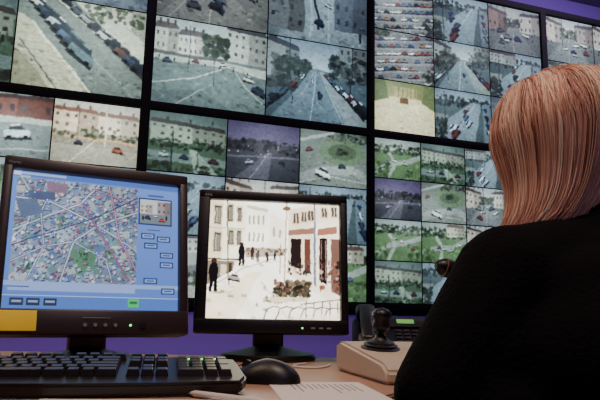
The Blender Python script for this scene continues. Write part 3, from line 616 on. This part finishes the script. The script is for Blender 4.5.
# ---------------------------------------------------------------- papers, pen
def sheet(name,w,d,loc,yaw,lines):
    e=empty(name,loc,(0,0,yaw)); rbox('sheet',(w,d,.0008),(0,0,.0005),M_paper,e,bev=0)
    for i in range(lines):
        ww=w*.5*random.uniform(.4,1); rbox('print_line_%d'%i,(ww,.0016,.0002),(-(w*.7-ww)/2,d*.36-i*(d*.7/max(1,lines)),.0011),M_ink,e,bev=0)
sheet('printed_paper',.21,.148,(.042,.925,DZ),R(-82),12)
sheet('paper_sheet',.29,.14,(-.16,.735,DZ),R(6),0)
PN=empty('ballpoint_pen',(-.085,.80,DZ+.0052),(0,R(90),R(-35)))
lathe('barrel',[(.0006,-.07),(.002,-.062),(.0042,-.055),(.0045,.05),(.003,.068),(.0015,.07)],M_white,PN,seg=16)
tube('white_cable',[(.02,1.36,DZ+.0022),(-.02,1.30,DZ+.0022),(.02,1.25,DZ+.0022),(.06,1.28,DZ+.0022),(.07,1.34,DZ+.0022)],.002,M_white)
# ---------------------------------------------------------------- office chair
CH=empty('office_chair',(.45,.74,0),(0,0,R(8)))
rbox('seat',(.46,.44,.07),(0,0,.395),M_fab,CH,bev=.03,seg=4); rbox('backrest',(.40,.05,.34),(0,-.225,.63),M_fab,CH,(R(8),0,0),bev=.022,seg=4); rbox('back_bracket',(.06,.02,.26),(0,-.248,.44),M_black,CH,(R(8),0,0),bev=.004)
cyl('gas_column',.025,.03,.27,(0,0,.225),M_chrome,CH)
for i in range(5):
    a=i*2*math.pi/5+.3; x,y=math.cos(a),math.sin(a)
    rbox('star_leg_%d'%i,(.27,.045,.03),(x*.15,y*.15,.085),M_black,CH,(0,R(4),a),bev=.006); cyl('caster_%d'%i,.028,.028,.03,(x*.27,y*.27,.029),M_black,CH,(R(90),0,a),20,bev=.003)
# ---------------------------------------------------------------- woman
WM=empty('seated_woman')
LS=Vector((.288,.855,.915)); LE=Vector((.178,.805,.765)); LWr=Vector((.31,1.02,.815))
RS=Vector((.575,.84,.915)); RE=Vector((.675,.93,.745+.07)); RWr=Vector((.565,1.10,.805))
nb=Vector((.425,.885,.975))
blobs('sweater',[('s',(.455,.765,.56),(.175,.125,.11)),('s',(.45,.785,.68),(.165,.125,.14)),('s',(.44,.82,.80),(.172,.125,.135)),('s',(.43,.85,.89),(.155,.10,.08)),
  ('s',(.426,.875,.945),(.10,.075,.045)),('c',nb+Vector((0,0,-.02)),nb+Vector((-.002,.015,.028)),.064,.058),
  ('c',(.37,.87,.945),LS,.058,.068),('c',(.49,.86,.945),RS,.058,.068),('c',LS,LE,.073,.058),('c',LE,LWr,.056,.040),('c',RS,RE,.069,.055),('c',RE,RWr,.053,.040),
  ('s',(.265,.83,.80),(.085,.07,.10)),('s',(.25,.80,.73),(.08,.06,.08)),('s',(.30,.80,.66),(.08,.07,.09)),
  ('s',(.385,.905,.86),(.06,.06,.065)),('s',(.495,.905,.86),(.06,.06,.065))],M_sweater,.009,WM,smooth=8)
blobs('trousers',[('s',(.46,.75,.52),(.18,.14,.085)),('c',(.375,.77,.525),(.36,1.2,.53),.082,.062),('c',(.545,.77,.525),(.58,1.2,.53),.082,.062),
  ('c',(.36,1.2,.525),(.36,1.23,.13),.062,.045),('c',(.58,1.2,.525),(.58,1.23,.13),.062,.045)],M_trouser,.012,WM)
for nm,x in (('shoe_l',.355),('shoe_r',.585)):
    blobs(nm,[('s',(x,1.23,.075),(.042,.05,.05)),('s',(x,1.29,.045),(.042,.10,.038)),('s',(x,1.36,.036),(.042,.045,.030))],M_shoe,.006,WM,smooth=4)
HDc=Vector((.410,.955,1.116)); HR=Euler((R(-12),R(-4),R(22)))
HD=empty('head',HDc,HR,WM)
blobs('head_skin',[('s',(0,-.012,.025),(.072,.092,.088)),('s',(0,.028,-.025),(.058,.062,.075)),('s',(0,.055,-.088),(.028,.026,.024)),('c',(-.045,.02,-.07),(0,.055,-.09),.018,.02),('c',(.045,.02,-.07),(0,.055,-.09),.018,.02),
  ('c',(0,.086,.012),(0,.103,-.024),.008,.011),('s',(-.010,.094,-.027),.008),('s',(.010,.094,-.027),.008),('s',(-.030,.066,-.028),(.022,.016,.018)),('s',(.030,.066,-.028),(.022,.016,.018)),
  ('s',(-.073,-.004,-.012),(.008,.016,.026)),('s',(.073,-.004,-.012),(.008,.016,.026)),('s',(0,.070,-.054),(.024,.018,.016)),('c',(0,-.02,-.05),(.01,-.045,-.165),.050,.052)],M_skin,.0045,HD,smooth=3)
for sx in (-1,1):
    lathe('eyeball_%s'%('l' if sx<0 else 'r'),[(.0002,-.011),(.007,-.008),(.011,0),(.007,.008),(.0002,.011)],M_eye,HD,(sx*.030,.076,.002),seg=20)
    cyl('iris_%s'%('l' if sx<0 else 'r'),.005,.005,.002,(sx*.030,.0868,.002),M_iris,HD,(R(90),0,0),16)
    tube('eyebrow_%s'%('l' if sx<0 else 'r'),[(sx*.014,.088,.018),(sx*.03,.087,.025),(sx*.047,.074,.019)],.0025,M_brow,HD)
blobs('lips',[('c',(-.020,.084,-.056),(0,.0915,-.053),.003,.005),('c',(.020,.084,-.056),(0,.0915,-.053),.003,.005),('c',(-.016,.084,-.061),(0,.0895,-.063),.003,.006),('c',(.016,.084,-.061),(0,.0895,-.063),.003,.006)],M_lip,.002,HD,smooth=2)
bm=bmesh.new(); bmesh.ops.create_uvsphere(bm,u_segments=48,v_segments=32,radius=1)
for v in bm.verts: v.co=Vector((v.co.x*.096,v.co.y*.106-.022,v.co.z*.100+.020))
bmesh.ops.delete(bm,geom=[fc for fc in bm.faces if (lambda q:(q.y>.045 and q.z<.07) or q.z<-.072)(fc.calc_center_median())],context='FACES')
cap=finish(bm,'hair_cap',M_hair[1],HD,angle=180); sd=cap.modifiers.new('thick','SOLIDIFY'); sd.thickness=.006; sd.offset=-1
cu=bpy.data.curves.new('hair_strands','CURVE'); cu.dimensions='3D'; cu.bevel_depth=1.0; cu.bevel_resolution=0
for m_ in M_hair: cu.materials.append(m_)
rnd=random.Random(3)
HM=Matrix.Translation(HDc)@HR.to_matrix().to_4x4(); hinv=HM.inverted()
NS=5400
for k in range(NS):
    az=rnd.uniform(R(36),R(324)); fly=rnd.random()<.03; lay=rnd.uniform(1.04,1.08) if fly else rnd.uniform(.965,1.045)
    pts=[]
    top=rnd.uniform(R(0),R(14)); endth=R(104); ph=rnd.uniform(0,6.3); wa=rnd.uniform(.0004,.0018)*(2 if fly else 1)
    for i in range(8):
        th=top+(endth-top)*i/7
        az2=az+.05*math.sin(i*.8+ph); sx2,cy2=math.sin(az2),math.cos(az2)
        x=-math.sin(th)*sx2*.105*lay; y=math.sin(th)*cy2*.111*lay-.020; z=math.cos(th)*.107*lay+.022
        if i<3: y+=.035*(1-i/3)
        w=wa*math.sin(i*1.1+ph)
        pts.append(Vector((x+w,y,z+w)))
    wl=HM@pts[-1]; L=rnd.uniform(.7,1.0)
    dx=wl.x-HDc.x; dy=wl.y-HDc.y; fr=rnd.uniform(-1,1)
    a=Vector((HDc.x-.008+dx*.84,HDc.y-.012+dy*.82,HDc.z-.062)); 
    b=Vector((HDc.x-.024+dx*.70+fr*.004,HDc.y-.024+dy*.69,HDc.z-.098+fr*.005))
    c_=Vector((HDc.x-.046+dx*.55+fr*.012,HDc.y-.030+dy*.58,HDc.z-.116-.016*L+.25*min(0,-dx)*.2+rnd.uniform(-.006,.006)))
    for q in (a,b,c_): pts.append(hinv@q)
    s=cu.splines.new('NURBS'); s.points.add(len(pts)-1); s.order_u=4; s.use_endpoint_u=True; s.resolution_u=3
    R0=rnd.uniform(.0004,.0007) if fly else rnd.uniform(.0007,.0012)
    for i,(pp,q) in enumerate(zip(s.points,pts)):
        pp.co=(q.x,q.y,q.z,1); pp.radius=R0*(.6 if i==0 else (1 if i<9 else (.8 if i==9 else .3)))
    v=.5*math.sin(az*9)+rnd.uniform(-1.6,1.6)
    s.material_index= 2 if v>1.0 else 0 if v>-.3 else 1 if v>-1.3 else 3 if v>-1.8 else 4
hs=bpy.data.objects.new('hair_strands',cu); link(hs,HD)
# hands
def hand(name,M4,mir,curl):
    s=-1 if mir else 1; P=[]
    P.append(('s',(0,0,.045),(.0135,.036,.048))); P.append(('c',(0,0,-.02),(0,0,.02),.026,.026)); P.append(('s',(.006,-.022*s,.03),(.014,.016,.03)))
    fl=[(-.028,.042,.027,.021,.0088),(-.0095,.046,.030,.022,.0090),(.009,.043,.028,.021,.0086),(.027,.034,.021,.018,.0076)]
    for i,(y,a,b,c_,r_) in enumerate(fl):
        q=Vector((0,y*s,.082-abs(y)*.18)); an=0; cc=curl[i]
        for L,rr,k in ((a,r_,cc),(b,r_*.92,cc*1.15),(c_,r_*.82,cc*.8)):
            an+=k; n_=q+Vector((math.sin(an)*L,y*s*.12*L/.04*(1-k*.5),math.cos(an)*L)); P.append(('c',q,n_,rr,rr*.92)); q=n_
    P.append(('c',(.004,-.026*s,.018),(.018,-.050*s,.052),.013,.0105)); P.append(('c',(.018,-.050*s,.052),(.034,-.046*s,.078),.0102,.0085))
    return blobs(name,P,M_skin,.0034,WM,smooth=2,mtx=M4)
def frame(o,z,x):
    z=Vector(z).normalized(); x=Vector(x); x=(x-z*x.dot(z)).normalized(); y=z.cross(x)
    return Matrix(((x.x,y.x,z.x,o[0]),(x.y,y.y,z.y,o[1]),(x.z,y.z,z.z,o[2]),(0,0,0,1)))
hand('hand_l',frame(LWr+Vector((.018,.014,-.012)),(.82,.56,-.10),(0,0,-1)),True,[.22,.25,.28,.32])
hand('hand_r',frame(RWr+Vector((-.013,.022,-.010)),(-.35,.93,-.08),(0,0,-1)),False,[.22,.25,.28,.32])
# ---------------------------------------------------------------- lights (ceiling fittings, plus added wall washes)
def fitting(name,x,y,size,power,col,z=H):
    e=empty(name,(x,y,z)); rbox('housing',(size+.06,size+.06,.05),(0,0,-.026),M_white,e,bev=.006); rbox('diffuser',(size,size,.01),(0,0,-.056),M_lamp,e,bev=.002)
    l=bpy.data.lights.new(name+'_light','AREA'); l.shape='SQUARE'; l.size=size; l.energy=power; l.color=col
    o=bpy.data.objects.new('light',l); link(o,e,(0,0,-.075))
fitting('ceiling_light',.25,.45,.35,22,(1,.78,.62)); fitting('ceiling_light.001',-1.1,.6,.35,14,(1,.70,.46))
fitting('ceiling_light.002',.9,-.9,.4,6,(.9,.65,1)); 
def wash(name,u,y,power,col):  # added violet lamps, put in to brighten the purple walls
    q=rw(u,y,H); e=empty(name,q,(0,0,TH)); rbox('housing',(1.2,.1,.06),(0,0,-.031),M_white,e,bev=.006)
    l=bpy.data.lights.new(name+'_light','AREA'); l.shape='RECTANGLE'; l.size=1.1; l.size_y=.08; l.energy=power; l.color=col
    o=bpy.data.objects.new('light',l); link(o,e,(0,0,-.07),(R(35),0,0))
wash('added_wall_wash',-1.2,-.5,7,(.6,.42,1)); wash('added_wall_wash.001',1.4,-.5,20,(.78,.56,1))
w=bpy.data.worlds.new('world'); bpy.context.scene.world=w; w.use_nodes=True
w.node_tree.nodes['Background'].inputs[0].default_value=(.14,.10,.22,1); w.node_tree.nodes['Background'].inputs[1].default_value=.18
